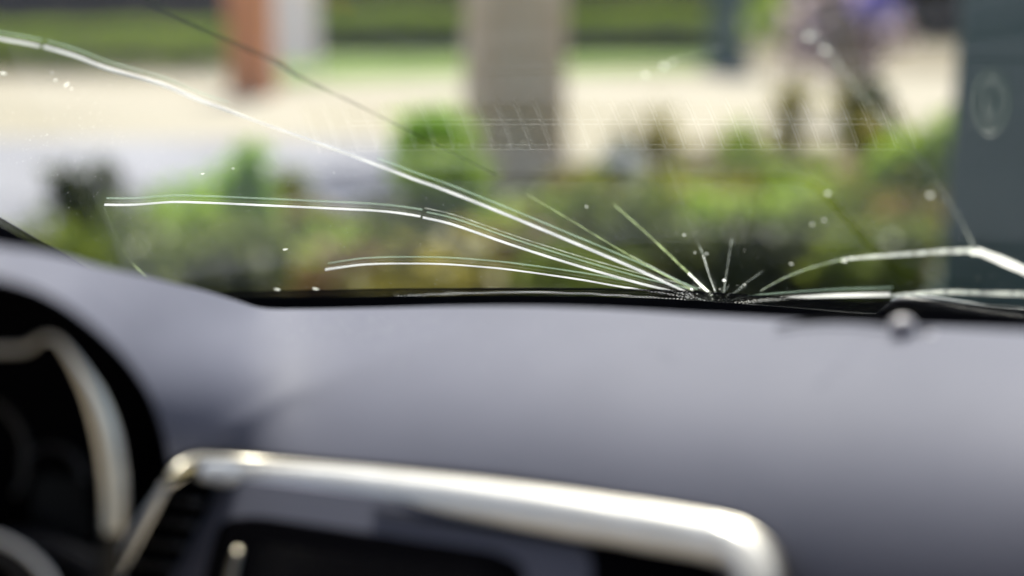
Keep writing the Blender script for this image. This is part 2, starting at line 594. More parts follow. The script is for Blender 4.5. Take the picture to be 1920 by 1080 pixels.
shrub(1400, 360, 500, 240, 5.6, 'leaf_lime', 'broad yellow green bush in the middle of the right half', n=1100)
shrub(1080, 320, 420, 140, 6.4, 'leaf_olive', 'olive plant just right of the foot of the thick trunk', n=600)
shrub(1560, 370, 520, 200, 5.3, 'leaf_mid', 'mid green bush under the curved dark outline on the glass', n=900)
shrub(1628, 150, 320, 80, 6.4, 'leaf_deep', 'tall dark plant beside the lime green one, in front of the leaning stem', n=800, leaf=0.07, stem='stem_olive')

shrub(1480, 110, 330, 60, 6.6, 'leaf_olive', 'tall sparse olive plant rising over the beige paving on the right', n=200, leaf=0.06)
shrub(1230, 200, 330, 110, 6.8, 'leaf_olive', 'sparse olive wisps rising over the paving right of the trunk', n=170, leaf=0.06)
shrub(1385, 210, 320, 90, 6.7, 'leaf_lime', 'sparse lime wisps rising over the paving below the slim post', n=130, leaf=0.06)


# leaning sapling
def sapling():
    b = P(1660, 330, 6.0)
    o = empty('sapling', (b[0], b[1], GZ + 0.1))
    tag(o, 'thin dark stem leaning to the left beside the lime green plant', 'sapling')
    lo = np.array([0, 0, 0.0])
    tip = P(1540, -60, 6.4) - np.array(o.location)
    mid = P(1620, 240, 6.1) - np.array(o.location)
    pts = spline([lo, mid, P(1580, 100, 6.3) - np.array(o.location), tip], 16)
    sweep('stem', pts, np.linspace(0.08, 0.035, 16), np.linspace(0.08, 0.035, 16), 'stem_olive', o, up=(0, 1, 0))
    cl = [(mid + rng.normal(size=3) * 0.06 + np.array([0, 0, dz]), 0.07) for dz in (-0.1, -0.02, 0.07, 0.14)]
    v, f = leaf_mesh(260, clump_sampler(cl), 0.07)
    mesh_obj('foliage', v, f, 'leaf_olive', o)


sapling()


def hedge(name, x0, x1, ytop, ybot, dist_bot, m, label, n, depth=1.4, leaf=0.16):
    b0, b1 = ground_at(x0, ybot), ground_at(x1, ybot)
    topz = P((x0 + x1) / 2, ytop, (b0 @ F))[2]
    o = empty(name, (float((b0[0] + b1[0]) / 2), float(b0[1]), GZ))
    tag(o, label, 'hedge')
    W = (b1[0] - b0[0]) / 2
    H = topz - GZ
    # bumpy body of boughs with leaves in front
    def s():
        x = rng.uniform(-W, W)
        h = H * (0.93 + 0.07 * math.sin(x * 2.1) * math.sin(x * 0.7 + 1))
        z = h * rng.random() ** 0.7
        y = depth * rng.random() ** 1.6 + 0.12 * math.sin(x * 3 + z * 5)
        return np.array([x, y, z])
    v, f = leaf_mesh(n, s, leaf, flat=0.9, aspect=0.7)
    mesh_obj('foliage', v, f, m, o)
    return o


hedge('hedge', -700, 450, 42, 98, 0, 'leaf_hedge', 'long sunlit yellow green hedge at the top left', 9000)
hedge('hedge', -700, 430, 84, 138, 0, 'leaf_mid', 'lower darker green hedge in front of the yellow green one', 7000, depth=1.0, leaf=0.13)
hedge('hedge', 590, 1330, 5, 84, 0, 'leaf_hedge', 'green hedge behind the thick tree trunk and the lawn', 9000)
hedge('hedge', 600, 860, 10, 80, 0, 'leaf_lime', 'short lime green hedge between the white board and the trunk', 1800, depth=0.6)


def prism_box(name, x0, x1, ybot, ztop, thick, m, label, cat, zbot=GZ):
    """upright box standing where its foot shows"""
    a, b = ground_at(x0, ybot), ground_at(x1, ybot)
    vs = []
    for z in (zbot, ztop):
        vs += [(a[0], a[1], z), (b[0], b[1], z), (b[0], b[1] + thick, z), (a[0], a[1] + thick, z)]
    f = [(0, 1, 5, 4), (1, 2, 6, 5), (2, 3, 7, 6), (3, 0, 4, 7), (4, 5, 6, 7), (3, 2, 1, 0)]
    return tag(mesh_obj(name, vs, f, m, smooth=False), label, cat)


# black boards far behind, standing in for the shade under the trees
def shade_backdrop():
    y = 46.0
    o = empty('fence', (0, y, GZ))
    tag(o, 'very dark tall timber fence behind the hedges', 'fence')
    for i in range(20):
        x0 = -28 + i * 2.8
        vs, fs = [], []
        for k in range(10):
            a = x0 + k * 0.27
            off = len(vs)
            for z in (0.0, 5.2):
                vs += [(a, 0, z), (a + 0.25, 0, z), (a + 0.25, 0.04, z), (a, 0.04, z)]
            fs += [tuple(off + q for q in t) for t in [(0, 1, 5, 4), (1, 2, 6, 5), (2, 3, 7, 6), (3, 0, 4, 7), (4, 5, 6, 7)]]
        off = len(vs)
        for z in (0.3, 0.45):
            vs += [(x0 - 0.05, 0.042, z), (x0 + 2.75, 0.042, z), (x0 + 2.75, 0.1, z), (x0 - 0.05, 0.1, z)]
        fs += [tuple(off + q for q in t) for t in [(0, 1, 5, 4), (1, 2, 6, 5), (2, 3, 7, 6), (3, 0, 4, 7), (4, 5, 6, 7), (3, 2, 1, 0)]]
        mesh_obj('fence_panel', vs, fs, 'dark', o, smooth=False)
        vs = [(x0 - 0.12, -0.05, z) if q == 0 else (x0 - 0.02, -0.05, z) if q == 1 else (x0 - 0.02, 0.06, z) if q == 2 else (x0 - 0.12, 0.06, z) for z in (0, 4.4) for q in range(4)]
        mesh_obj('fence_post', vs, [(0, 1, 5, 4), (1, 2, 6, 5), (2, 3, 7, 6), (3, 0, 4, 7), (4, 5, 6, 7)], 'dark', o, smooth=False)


shade_backdrop()


prism_box('low_wall', 600, 1330, 106, GZ + 0.42, 0.3, 'dark', 'low nearly black wall along the far side of the lawn', 'wall')  # black box paints the shade at the foot of the hedge


# brick pillar
def brick_pillar():
    a, b = ground_at(430, 182), ground_at(506, 182)
    w = b[0] - a[0]
    o = empty('brick_pillar', (float((a[0] + b[0]) / 2), float(a[1] + w / 2), GZ))
    tag(o, 'orange red brick pillar beside the white board', 'pillar')
    def bx(nm, w, z0, z1):
        h = w / 2
        vs = [(sx * h, sy * h, z) for z in (z0, z1) for sx, sy in ((-1, -1), (1, -1), (1, 1), (-1, 1))]
        mesh_obj(nm, vs, [(0, 1, 5, 4), (1, 2, 6, 5), (2, 3, 7, 6), (3, 0, 4, 7), (4, 5, 6, 7), (3, 2, 1, 0)], 'brick', o, smooth=False)
    bx('plinth', w * 1.04, 0, 0.25)
    bx('shaft', w * 0.98, 0.25, 2.6)
    bx('cap', w * 1.15, 2.6, 2.75)


brick_pillar()


# white board on two legs
def board():
    a, b = ground_at(516, 152), ground_at(600, 152)
    w = b[0] - a[0]
    zb = P(560, 118, a @ F)[2]
    o = empty('notice_board', (float((a[0] + b[0]) / 2), float(a[1]), GZ))
    tag(o, 'blank white board standing right of the brick pillar', 'board')
    vs = [(sx * w / 2, y, z) for z in (zb - GZ, 2.4) for sx, y in ((-1, 0), (1, 0), (1, 0.05), (-1, 0.05))]
    mesh_obj('panel', vs, [(0, 1, 5, 4), (1, 2, 6, 5), (2, 3, 7, 6), (3, 0, 4, 7), (4, 5, 6, 7), (3, 2, 1, 0)], 'white_paint', o, smooth=False)
    for sx in (-1, 1):
        x = sx * w * 0.42
        vs = [(x + q * 0.03, y, z) for z in (0, 2.3) for q, y in ((-1, 0.055), (1, 0.055), (1, 0.11), (-1, 0.11))]
        mesh_obj('leg', vs, [(0, 1, 5, 4), (1, 2, 6, 5), (2, 3, 7, 6), (3, 0, 4, 7), (4, 5, 6, 7)], 'white_paint', o, smooth=False)


board()


# the thick tree
def big_tree():
    c = ground_at(965, 378)
    d = c @ F
    o = empty('tree', (float(c[0]), float(c[1] + 0.35), GZ))
    tag(o, 'thick pale grey tree trunk in the middle of the view', 'tree')
    vs = []
    nseg = 40
    zs = np.linspace(-0.05, 4.6, 26)
    for z in zs:
        r = 0.335 + 0.10 * math.exp(-max(z, 0) * 6) + 0.02 * math.sin(z * 2.0)
        for k in range(nseg):
            a = 2 * math.pi * k / nseg
            rr = r * (1 + 0.03 * math.sin(3 * a + z) + 0.02 * math.sin(7 * a - z * 2) + 0.06 * math.exp(-max(z, 0) * 5) * math.sin(5 * a))
            vs.append((math.cos(a) * rr, math.sin(a) * rr, z))
    mesh_obj('trunk', vs, grid_faces(26, nseg, close=True), 'bark', o)
    for ang in (0.4, 1.9, 3.3, 4.6, 5.6):
        tip = np.array([math.cos(ang) * 1.7, 4.2 + math.sin(ang) * 1.5, 7.3])
        pts = spline([(0, 0, 4.2), (math.cos(ang) * 0.4, 1.5 + math.sin(ang) * 0.3, 5.4), tip], 10)
        sweep('limb', pts, np.linspace(0.36, 0.08, 10), np.linspace(0.36, 0.08, 10), 'bark', o, up=(0.3, 0.1, 0.2))
    cl = clumps((0, 4.2, 7.4), (2.6, 2.2, 1.3), 46)
    v, f = leaf_mesh(4000, clump_sampler(cl), 0.2)
    mesh_obj('crown', v, f, 'leaf_mid', o)


big_tree()


# thin teal post
def teal_post():
    c = ground_at(1363, 135)
    d = c @ F
    r = 74 / 2400 * d / 2
    o = empty('lamp_post', (float(c[0]), float(c[1]), GZ))
    tag(o, 'slim teal post standing on the beige paving', 'post')
    def cyl(nm, prof):
        vs = []
        for rr, z in prof:
            for k in range(24):
                a = 2 * math.pi * k / 24
                vs.append((math.cos(a) * rr, math.sin(a) * rr, z))
        mesh_obj(nm, vs, grid_faces(len(prof), 24, close=True), 'teal', o)
    cyl('shaft', [(r, 0.26), (r, 0.4), (r * 0.97, 4.2)])
    cyl('base_ring', [(r * 1.25, 0), (r * 1.25, 0.2), (r * 1.02, 0.28)])


teal_post()


# big teal square post
def square_post():
    D = 4.3
    x0, x1 = P(1838, 540, D)[0], P(2120, 540, D)[0]
    y = P(1797, 300, D)[1]
    cx, w = (x0 + x1) / 2, (x1 - x0)
    o = empty('square_post', (float(cx), float(y + w / 2), GZ))
    o.rotation_euler.z = -0.36
    tag(o, 'wide dark teal square post at the right edge', 'post')
    def ring(nm, hw, z0, z1, bev=0.025):
        pts = []
        for sx, sy in ((-1, -1), (1, -1), (1, 1), (-1, 1)):
            for k in range(5):
                a = math.atan2(sy, sx) - math.pi / 4 + k * math.pi / 8
                pts.append((sx * (hw - bev) + math.cos(a) * bev, sy * (hw - bev) + math.sin(a) * bev))
        vs = [(px, py, z) for z in (z0, z1) for px, py in pts]
        f = grid_faces(2, 20, close=True) + [tuple(range(20, 40))]
        mesh_obj(nm, vs, f, 'teal', o, smooth=False)
    ring('shaft', w / 2, 0.3, 5.0)
    ring('plinth', w / 2 + 0.03, 0, 0.3)


square_post()


# flowering planter far right: pale pink and blue mass above the paving
shrub(1590, -30, 118, 190, 14, 'leaf_olive', 'large pale pink and blue flowering bush behind the leaning stem', n=900, leaf=0.13, group=None,
      extra=('petal_pink', 1900, 0.15, 13), name='flowering_bush')
shrub(1648, -40, 40, 70, 13.2, 'petal_blue', 'small violet blue flower cluster at the top right', n=500, leaf=0.12, group=None, name='flowering_bush')
shrub(1470, -20, 90, 110, 15, 'leaf_lime', 'yellow green bush between the slim post and the pink flowers', n=1100, leaf=0.14, group=None)
shrub(1512, 60, 120, 80, 14, 'petal_pink', 'low mauve flowering plant under the yellow green bush', n=400, leaf=0.12, group=None, name='flowering_bush')

# ================================================================== THE CAR
car = empty('car', (0, 0, -0.3))
CARLOC = np.array([0, 0, -0.3])
tag(car, 'inside of a car: grey dashboard under a cracked windscreen', 'car')
_mesh_obj = mesh_obj


def mesh_obj(name, verts, faces, m, parent=None, smooth=True, uvs=None):      # car parts are given in world space
    if parent is not None and (parent is car or parent.get('in_car')):
        verts = [np.asarray(v, float) - CARLOC for v in verts]
        o = _mesh_obj(name, verts, faces, m, parent, smooth, uvs)
        o['in_car'] = 1
        return o
    return _mesh_obj(name, verts, faces, m, parent, smooth, uvs)


# ---- windscreen: a laminated sheet
TH = 0.0032


def build_glass():
    xs = np.linspace(-260, 2180, 62)
    ys = np.linspace(-900, 690, 46)
    a = [GP(x, y) for y in ys for x in xs]
    b = [GP(x, y) + GN(x, y) * TH for y in ys for x in xs]
    n = len(a)
    nc, nr = len(xs), len(ys)
    f = grid_faces(nr, nc)
    f = f + [tuple(n + i for i in q[::-1]) for q in f]
    edge = [i for i in range(nc)] + [r * nc + nc - 1 for r in range(1, nr)] + [(nr - 1) * nc + c for c in range(nc - 2, -1, -1)] + [r * nc for r in range(nr - 2, 0, -1)]
    for i, e in enumerate(edge):
        g = edge[(i + 1) % len(edge)]
        f.append((e, e + n, g + n, g))
    return mesh_obj('windscreen', a + b, f, 'glass', car)


glass = build_glass()


# ---- black dotted band (frit) on the inner face
def build_frit():
    top = spline([(150, 566), (300, 556), (420, 549), (700, 543), (1000, 541), (1200, 543), (1340, 549), (1500, 560), (1620, 569), (1680, 565), (1740, 564), (1820, 570), (1980, 583), (2180, 600)], 220)
    rows = [0, 8, 16, 24, 40, 80, 140]
    vs, uv = [], []
    arc = 0
    for j, dy in enumerate(rows):
        for i, (x, y) in enumerate(top):
            vs.append(GP(x, y - 3 + dy) - GN(x, y + dy) * 0.0006)
    L = [0.0]
    for i in range(1, len(top)):
        L.append(L[-1] + np.linalg.norm(vs[i] - vs[i - 1]))
    n = len(top)
    for j in range(len(rows)):
        for i in range(n):
            uv.append((L[i] / 0.0037, np.linalg.norm(vs[j * n + i] - vs[i]) / 0.0021))
    fb = mesh_obj('dotted_band', vs, grid_faces(len(rows), n), 'frit', glass, uvs=uv)
    at = fb.data.attributes.new('chipped_row', 'FLOAT', 'POINT')
    dx_ = [655, 663, 700, 760, 850, 960, 1060, 1180, 1280, 1345, 1380, 1450, 1520, 1530]
    dy_ = [571, 569, 563, 557, 552, 550, 551, 557, 565, 573, 571, 565, 561, 561]
    vals = []
    for i, (x, y) in enumerate(top):
        if 655 < x < 1525:
            g = GP(x, np.interp(x, dx_, dy_))
            vals.append(float(np.linalg.norm(g - vs[i]) / 0.0021))
        else:
            vals.append(-20.0)
    for k in range(len(vs)):
        at.data[k].value = vals[k % n]
    # left side band
    top = spline([(-230, 262), (-100, 348), (0, 405), (60, 440), (120, 474), (200, 530), (300, 600)], 80)
    vs, uv = [], []
    for dy in (0, 8, 20, 60, 130, 200):
        for (x, y) in top:
            vs.append(GP(x - dy * 0.5, y + dy * 0.8) - GN(x, y) * 0.0009)
    L = [0.0]
    for i in range(1, len(top)):
        L.append(L[-1] + np.linalg.norm(vs[i] - vs[i - 1]))
    n = len(top)
    for j in range(6):
        for i in range(n):
            uv.append((L[i] / 0.0035, 1.2 * np.linalg.norm(vs[j * n + i] - vs[i]) / 0.0026))
    mesh_obj('dotted_band', vs, grid_faces(6, n), 'frit', glass, uvs=uv)


build_frit()


# ---- cracks: fracture faces that stand inside the glass
def crack(pix, m='ck_white', d0=0.0004, d1=0.0029, name='crack', smooth_curve=True, width=None, jitter=0.35, lab=None):
    """pix: (x, y) or (x, y, w) with w scaling the face's reach into the glass"""
    pts = [(q[0], q[1], q[2] if len(q) > 2 else 1.0) for q in pix]
    L = sum(math.hypot(b[0] - a[0], b[1] - a[1]) for a, b in zip(pts[:-1], pts[1:]))
    c = spline(pts, max(6, int(L / 9))) if smooth_curve else linear(pts, 9)
    n = len(c)
    jit = np.cumsum(rng.normal(size=n)) * 0.05
    jit -= np.linspace(jit[0], jit[-1], n)
    rows = [[], [], [], []]
    for i, (x, y, w) in enumerate(c):
        a, b = c[max(i - 1, 0)], c[min(i + 1, n - 1)]
        t = GP(b[0], b[1]) - GP(a[0], a[1])
        t /= np.linalg.norm(t)
        nn = GN(x, y)
        s = np.cross(t, nn)
        s /= np.linalg.norm(s)
        if s @ U > 0:
            s = -s                                   # s points down the sheet
        base = GP(x, y) + s * jit[i] * jitter * 0.0005
        e0 = d0
        e1 = d0 + (d1 - d0) * w
        k = (width or 0.00075) * w * (0.85 + 0.3 * math.sin(x * 0.021 + y * 0.05) ** 2)                    # the face leans a little, as real fractures do
        rows[0].append(base + nn * e0 + s * k * 0.5)
        rows[1].append(base + nn * e1 - s * k * 0.5)
        rows[2].append(base + nn * e1 - s * (k * 0.5 + 0.00015))
        rows[3].append(base + nn * e0 + s * (k * 0.5 - 0.00015))
    vs = rows[0] + rows[1] + rows[2] + rows[3]
    o = mesh_obj(name, vs, grid_faces(4, n), m, glass, smooth=False)
    if lab:
        o['label'] = lab
    return o


A1 = [(-60, 64), (0, 76), (40, 83), (74, 90)]
A2 = [(80, 90), (140, 108), (200, 131), (300, 160), (362, 186), (420, 207, .8), (480, 229, .5), (560, 258, .6), (640, 287, .8), (700, 310), (770, 337), (840, 362), (960, 410), (1080, 460), (1180, 502), (1260, 538, .8), (1300, 556, .7)]
crack(A1, lab='bright crack running off at the upper left')
crack(A2, lab='longest bright crack, from the impact point to the upper left')
sh = lambda q, dx, dy, w=1.0: [(p[0] + dx, p[1] + dy, w) for p in q]
crack(sh(A1, 3, -8), 'ck_green', 0.0034, 0.0048)
crack(sh(A2[:6], 6, -7), 'ck_green', 0.0034, 0.0048)
crack(sh(A2[9:], 6, -7), 'ck_green', 0.0034, 0.0048)
B = [(195, 386), (250, 386), (320, 381), (380, 382), (450, 385), (600, 392), (700, 397), (750, 402), (788, 408)]
B2 = [(792, 410), (850, 424), (960, 462), (1080, 500), (1200, 534), (1280, 553, .8), (1345, 574, .5)]
crack(B, d1=0.0022, lab='middle bright crack, level then bending down to the right')
crack(B2, d1=0.0024)
crack(sh(B, 2, -8), 'ck_green', 0.0034, 0.0050)
crack(sh(B2[:-1], 6, -6), 'ck_green', 0.0034, 0.0046)
crack(sh(B2[:-1], 3, -13), 'ck_faint', 0.0040, 0.0046)
Cc = [(609, 508, 1.2), (640, 503), (680, 498, .9), (740, 496, .8), (830, 497, .8), (900, 502, .8), (960, 508, .8), (1080, 525, .8), (1160, 539, .8), (1240, 551, .8), (1300, 562, .6)]
crack(Cc, d1=0.0022, lab='shortest bright crack, just above the black band')
crack(sh(Cc[:-2], 4, -8), 'ck_green', 0.0034, 0.0047)
# behind the band: shows dot by dot
crack([(663, 569), (700, 563), (760, 557), (850, 552), (960, 550), (1060, 551), (1180, 557), (1280, 565), (1340, 572)], d0=0.0003, d1=0.0020, width=0.0012, lab='crack seen dot by dot through the black band')
crack([(1040, 560), (1180, 564), (1300, 570), (1350, 573)], 'ck_faint', d0=0.0008, d1=0.003)
crack([(985, 365, .5), (1060, 410, .7), (1180, 482, .8), (1295, 546)], 'ck_thin', 0.001, 0.0024)
crack([(1180, 484, .6), (1250, 522), (1300, 550)], 'ck_faint', 0.003, 0.0045)
crack([(1150, 385, .4), (1220, 448, .8), (1290, 515)], 'ck_thin', 0.0008, 0.0026, width=0.0012)
crack([(1290, 515), (1335, 558)], 'ck_soft', 0.0008, 0.0026, width=0.0012)
crack([(1245, 285, 1.2), (1250, 300, 1.2), (1262, 335, .5), (1300, 440, .5), (1318, 480, .7)], 'ck_faint', 0.0008, 0.003, width=0.0012)
crack([(1318, 480, .8), (1328, 515), (1342, 552, .6)], 'ck_soft', 0.0008, 0.002, width=0.001)
crack([(1372, 450, .5), (1364, 500, .6), (1356, 553, .8)], 'ck_faint', 0.0008, 0.003, width=0.0015)
crack([(1430, 510, .4), (1395, 535, .5), (1375, 552, .6)], 'ck_faint', 0.0008, 0.002)
I1 = [(1425, 548, .5), (1470, 524, .7), (1520, 505, .8), (1583, 488, .9)]
I2 = [(1583, 488, .6), (1640, 484, 1.1), (1700, 480, 1.3), (1760, 476, 1.4), (1825, 473, 1.4)]
I3 = [(1830, 474, 1.3), (1870, 490, 1.4), (1920, 512, 1.5), (2000, 548, 1.5)]
crack(I1, 'ck_faint', 0.0008, 0.003, width=0.0012)
crack(I1, 'ck_thin', 0.0012, 0.0022, width=0.0008)
crack(I2, 'ck_soft', 0.0006, 0.0026, width=0.0012, smooth_curve=False, lab='level stretch of the bent crack on the right')
crack(I3, 'ck_bright', 0.0003, 0.0032, width=0.0024, smooth_curve=False, lab='bright last stretch of the bent crack on the right')
crack([(1345, 574, .6), (1380, 571, .8), (1450, 564), (1550, 558, 1.2), (1668, 556, 1.4)], 'ck_bright', 0.0004, 0.0026, width=0.0014, lab='bright low crack right of the impact point')
crack([(1400, 560, .6), (1550, 550), (1672, 546)], 'ck_green', 0.0030, 0.0046)
crack([(1670, 558, .8), (1760, 552), (1850, 554), (1990, 558)], 'ck_soft', 0.0008, 0.0036, width=0.0014)
crack([(195, 390, .8), (203, 410, .7), (212, 432, .8), (240, 486), (272, 522)], 'ck_thin', 0.001, 0.0022)
crack([(200, 395, .8), (216, 437, .8), (244, 490)], 'ck_dark', 0.003, 0.0044)
crack([(240, -20, 1.6), (300, 18, 1.6), (400, 70, 1.4), (440, 88, 1.6), (520, 124, 1.6), (560, 148, 1.3), (680, 205, .7), (820, 275, .5), (930, 330, .4)], 'ck_dark', 0.0006, 0.0036, lab='dark dull crack at the upper left')
crack([(1515, 60, 1.6), (1550, 100, 1.6), (1620, 190, 1.3), (1720, 300, .7), (1790, 400, .7), (1826, 468)], 'ck_faint2', 0.001, 0.003, width=0.0009, lab='faint crack climbing to the upper right')
crack([(1600, 165, 1), (1700, 275, .7), (1780, 380, .8), (1815, 450)], 'ck_dark', 0.0012, 0.0034)
crack([(1355, 90, .5), (1310, 102, .6), (1250, 122)], 'ck_faint', 0.001, 0.0025)
for dx, dy, l in ((-60, -10, 60), (-90, -24, 40), (30, -20, 36), (10, -30, 30), (-36, -34, 40), (60, -12, 40)):
    crack([(1345 + dx, 570 + dy, .5), (1345 + dx * 0.4, 570 + dy * 0.4, .6), (1345, 573, .8)], 'ck_faint', 0.0006, 0.0018, width=0.0004)


# ---- chips and dust
def disc_blob(x, y, r, m='chip', name='chip', stretch=1.0, ang=0.0):
    n = GN(x, y)
    g = GP(x, y) - n * 0.0004
    t = R - n * (R @ n); t /= np.linalg.norm(t)
    b = np.cross(n, t)
    t, b = t * math.cos(ang) + b * math.sin(ang), b * math.cos(ang) - t * math.sin(ang)
    vs = [g - n * r * 0.35]
    for q, h in ((0.6, 0.25), (1.0, 0.0)):
        for k in range(10):
            a = k * math.pi / 5
            rr = r * q * (1 + 0.15 * math.sin(3 * a + x))
            vs.append(g + t * math.cos(a) * rr * stretch + b * math.sin(a) * rr - n * r * h)
    f = [(0, 1 + k, 1 + (k + 1) % 10) for k in range(10)] + [(1 + k, 11 + k, 11 + (k + 1) % 10, 1 + (k + 1) % 10) for k in range(10)]
    return vs, f


def blob(x, y, r, m='chip', **k):
    vs, f = disc_blob(x, y, r, **k)
    return mesh_obj('chip', vs, f, m, glass)


for x, y, r, mm in ((1358, 525, 1.4, 'ck_white'), (1583, 488, 2.2, 'ck_soft'), (1826, 473, 3.2, 'ck_soft'), (1325, 475, 1.3, 'chip'), (1303, 473, 1.0, 'dust'),
                    (1283, 440, 1.3, 'dust'), (1100, 387, 1.2, 'dust'), (1484, 494, 1.4, 'dust'), (1523, 420, 1.3, 'dust'), (1545, 412, 1.3, 'dust'), (1296, 541, 1.0, 'ck_white'),
                    (1515, 68, 2.6, 'chip'), (1547, 93, 2.4, 'dust'), (1245, 124, 2.6, 'chip'), (1262, 116, 1.5, 'dust'), (1744, 365, 2.2, 'dust'), (1396, 533, 1.2, 'dust'),
                    (1210, 140, 2.0, 'dust'), (1457, 250, 1.6, 'dust'), (1552, 362, 2.0, 'dust')):
    blob(x, y, r / 1000, mm)
for x, y, r, st, an in ((125, 158, 1.1, 4.0, -0.8), (104, 150, .9, 2.2, -0.5), (98, 136, .8, 1.5, 0), (134, 166, .9, 1.6, -0.7), (535, 467, 1.3, 2.6, -0.6), (6, 137, 1.6, 2, 0),
                        (592, 541, 1.8, 2.2, 0), (520, 542, 1.8, 2.0, 0), (380, 325, .8, 3, -0.5), (437, 315, .6, 3, 0)):
    blob(x, y, r / 1000, 'dust', stretch=st, ang=an)


def build_dust():
    vs, fs = [], []
    for i in range(1500):
        u = rng.random()
        if u < 0.35:
            x, y = rng.normal(90, 140), rng.normal(240, 70)
        elif u < 0.85:
            x, y = rng.uniform(0, 1000), rng.uniform(250, 545)
        else:
            x, y = rng.uniform(900, 1900), rng.uniform(200, 545)
        if y > 542 or y < 0:
            continue
        r = 0.00016 + 0.00034 * rng.random() ** 3 + (0.00025 if rng.random() < 0.04 else 0)
        v, f = disc_blob(x, y, r * 0.65, stretch=1 + rng.random(), ang=rng.random() * 3)
        off = len(vs)
        vs += v
        fs += [tuple(off + q for q in t) for t in f]
    o = mesh_obj('dust', vs, fs, 'dust', glass)
    o['kind'] = 'stuff'


build_dust()
for i in range(26):
    a_, q_ = rng.uniform(math.pi * 1.02, math.pi * 1.98), 6 + 46 * rng.random() ** 1.5
    x_, y_ = 1340 + math.cos(a_) * q_ * 1.5, 566 + math.sin(a_) * q_ * 0.75
    blob(x_, y_, 0.0003 + 0.0008 * rng.random() ** 2, ['chip', 'dust', 'ck_soft'][i % 3], stretch=1 + rng.random() * 1.6, ang=a_)
for i in range(7):
    a_ = math.pi * (1.08 + 0.13 * i) + rng.normal() * 0.05
    q0, q1 = 4 + 10 * rng.random(), 26 + 34 * rng.random()
    c0, s0 = math.cos(a_), math.sin(a_)
    crack([(1342 + c0 * q0 * 1.4, 571 + s0 * q0 * .8, .7), (1342 + c0 * (q0 + q1) * .7 * 1.4 + 2, 571 + s0 * (q0 + q1) * .7 * .8, .8), (1342 + c0 * q1 * 1.4, 571 + s0 * q1 * .8, .5)], 'ck_faint2', 0.0006, 0.0016, width=0.0004)


# ---- dashboard: control points (x, y, depth) -> smooth surface
SIL = [(-620, 560), (-450, 462), (-300, 436), (-160, 430), (-60, 446), (0, 462), (60, 470), (120, 482), (200, 502), (300, 526), (380, 545), (440, 563), (490, 578), (560, 580), (700, 578), (850, 575), (1000, 575), (1150, 580), (1300, 589), (1450, 598), (1600, 607), (1750, 613), (1920, 621), (2100, 630)]
CREST_D = [(-620, .86), (-450, .80), (-160, .76), (0, .80), (120, .86), (300, .95), (440, 1.04), (490, 1.09), (560, 1.08), (700, 1.055), (1000, 1.0), (1300, .945), (1600, .885), (1920, .815), (2100, .785)]
OPEN = [(-620, 900), (-590, 700), (-480, 580), (-320, 520), (-160, 505), (-60, 512), (0, 522), (60, 540), (110, 565), (160, 600), (210, 645), (250, 692), (280, 740), (300, 790), (312, 840), (318, 885)]
LOW = [(335, 872), (375, 853), (430, 852), (700, 870), (960, 897), (1180, 935), (1380, 985), (1430, 1010), (1462, 1045), (1478, 1090), (1500, 1180), (1700, 1240), (2100, 1240)]
ctrl = [(x, y, np.interp(x, [a for a, _ in CREST_D], [b for _, b in CREST_D])) for x, y in SIL]
ctrl += [(-620, 900, .84), (-590, 700, .81), (-480, 580, .78), (-320, 520, .75), (-160, 505, .735), (0, 522, .745), (110, 565, .765), (210, 645, .79), (280, 740, .82), (312, 840, .845), (318, 885, .86),
         (150, 530, .82), (300, 620, .895), (370, 740, .885), (500, 625, 1.005), (430, 640, .955), (510, 690, .96), (440, 730, .925), (600, 660, .99)]
for x_ in (420, 560, 700, 850, 1000, 1150, 1300, 1450, 1600, 1750, 1920, 2100):
    yc = np.interp(x_, [q[0] for q in SIL], [q[1] for q in SIL]) if x_ > 500 else 578
    dc = np.interp(x_, [490, 560, 700, 1000, 1300, 1600, 1920, 2100], [1.09, 1.08, 1.055, 1.0, .945, .885, .815, .785])
    for off, q in ((60, .945), (120, .905), (180, .875), (240, .852), (300, .834), (400, .815), (520, .802), (640, .795)):
        if x_ < 500 and off < 290: continue
        if x_ < 600 and off < 180: continue
        if x_ < 1400 and off > 420: continue
        ctrl.append((x_, yc + off, dc * q))
cp = np.array(ctrl)
X = cp[:, :2] / 1000.0
z_of = lambda x, y, d: d * (F[2] - U[2] * (y - 540) / 2400.0)


def tps(r2):
    return np.where(r2 > 1e-12, r2 * np.log(r2 + 1e-12), 0)


Kc = tps(((X[:, None] - X[None]) ** 2).sum(-1)) + np.eye(len(X)) * 0.02
Pm = np.hstack([np.ones((len(X), 1)), X])
Afull = np.block([[Kc, Pm], [Pm.T, np.zeros((3, 3))]])
sol = np.linalg.solve(Afull, np.concatenate([1 / cp[:, 2], np.zeros(3)]))


def dash_d(x, y):
    q = np.array([x, y]) / 1000.0
    k = tps(((X - q) ** 2).sum(-1))
    inv = k @ sol[:len(X)] + sol[len(X)] + sol[len(X) + 1] * q[0] + sol[len(X) + 2] * q[1]
    # raised fold that runs from the far left of the top down to the corner of the trim
    fx, fy = np.array([(900, 612), (700, 672), (540, 738), (400, 822)]).T
    if 330 < x < 980:
        yy = np.interp(x, fx[::-1], fy[::-1])
        h = math.exp(-((y - yy) / 26.0) ** 2) * 0.0015 * min(1, (980 - x) / 250) * min(1, (x - 330) / 80)
        inv += h
    return 1 / inv


SH = -0.33


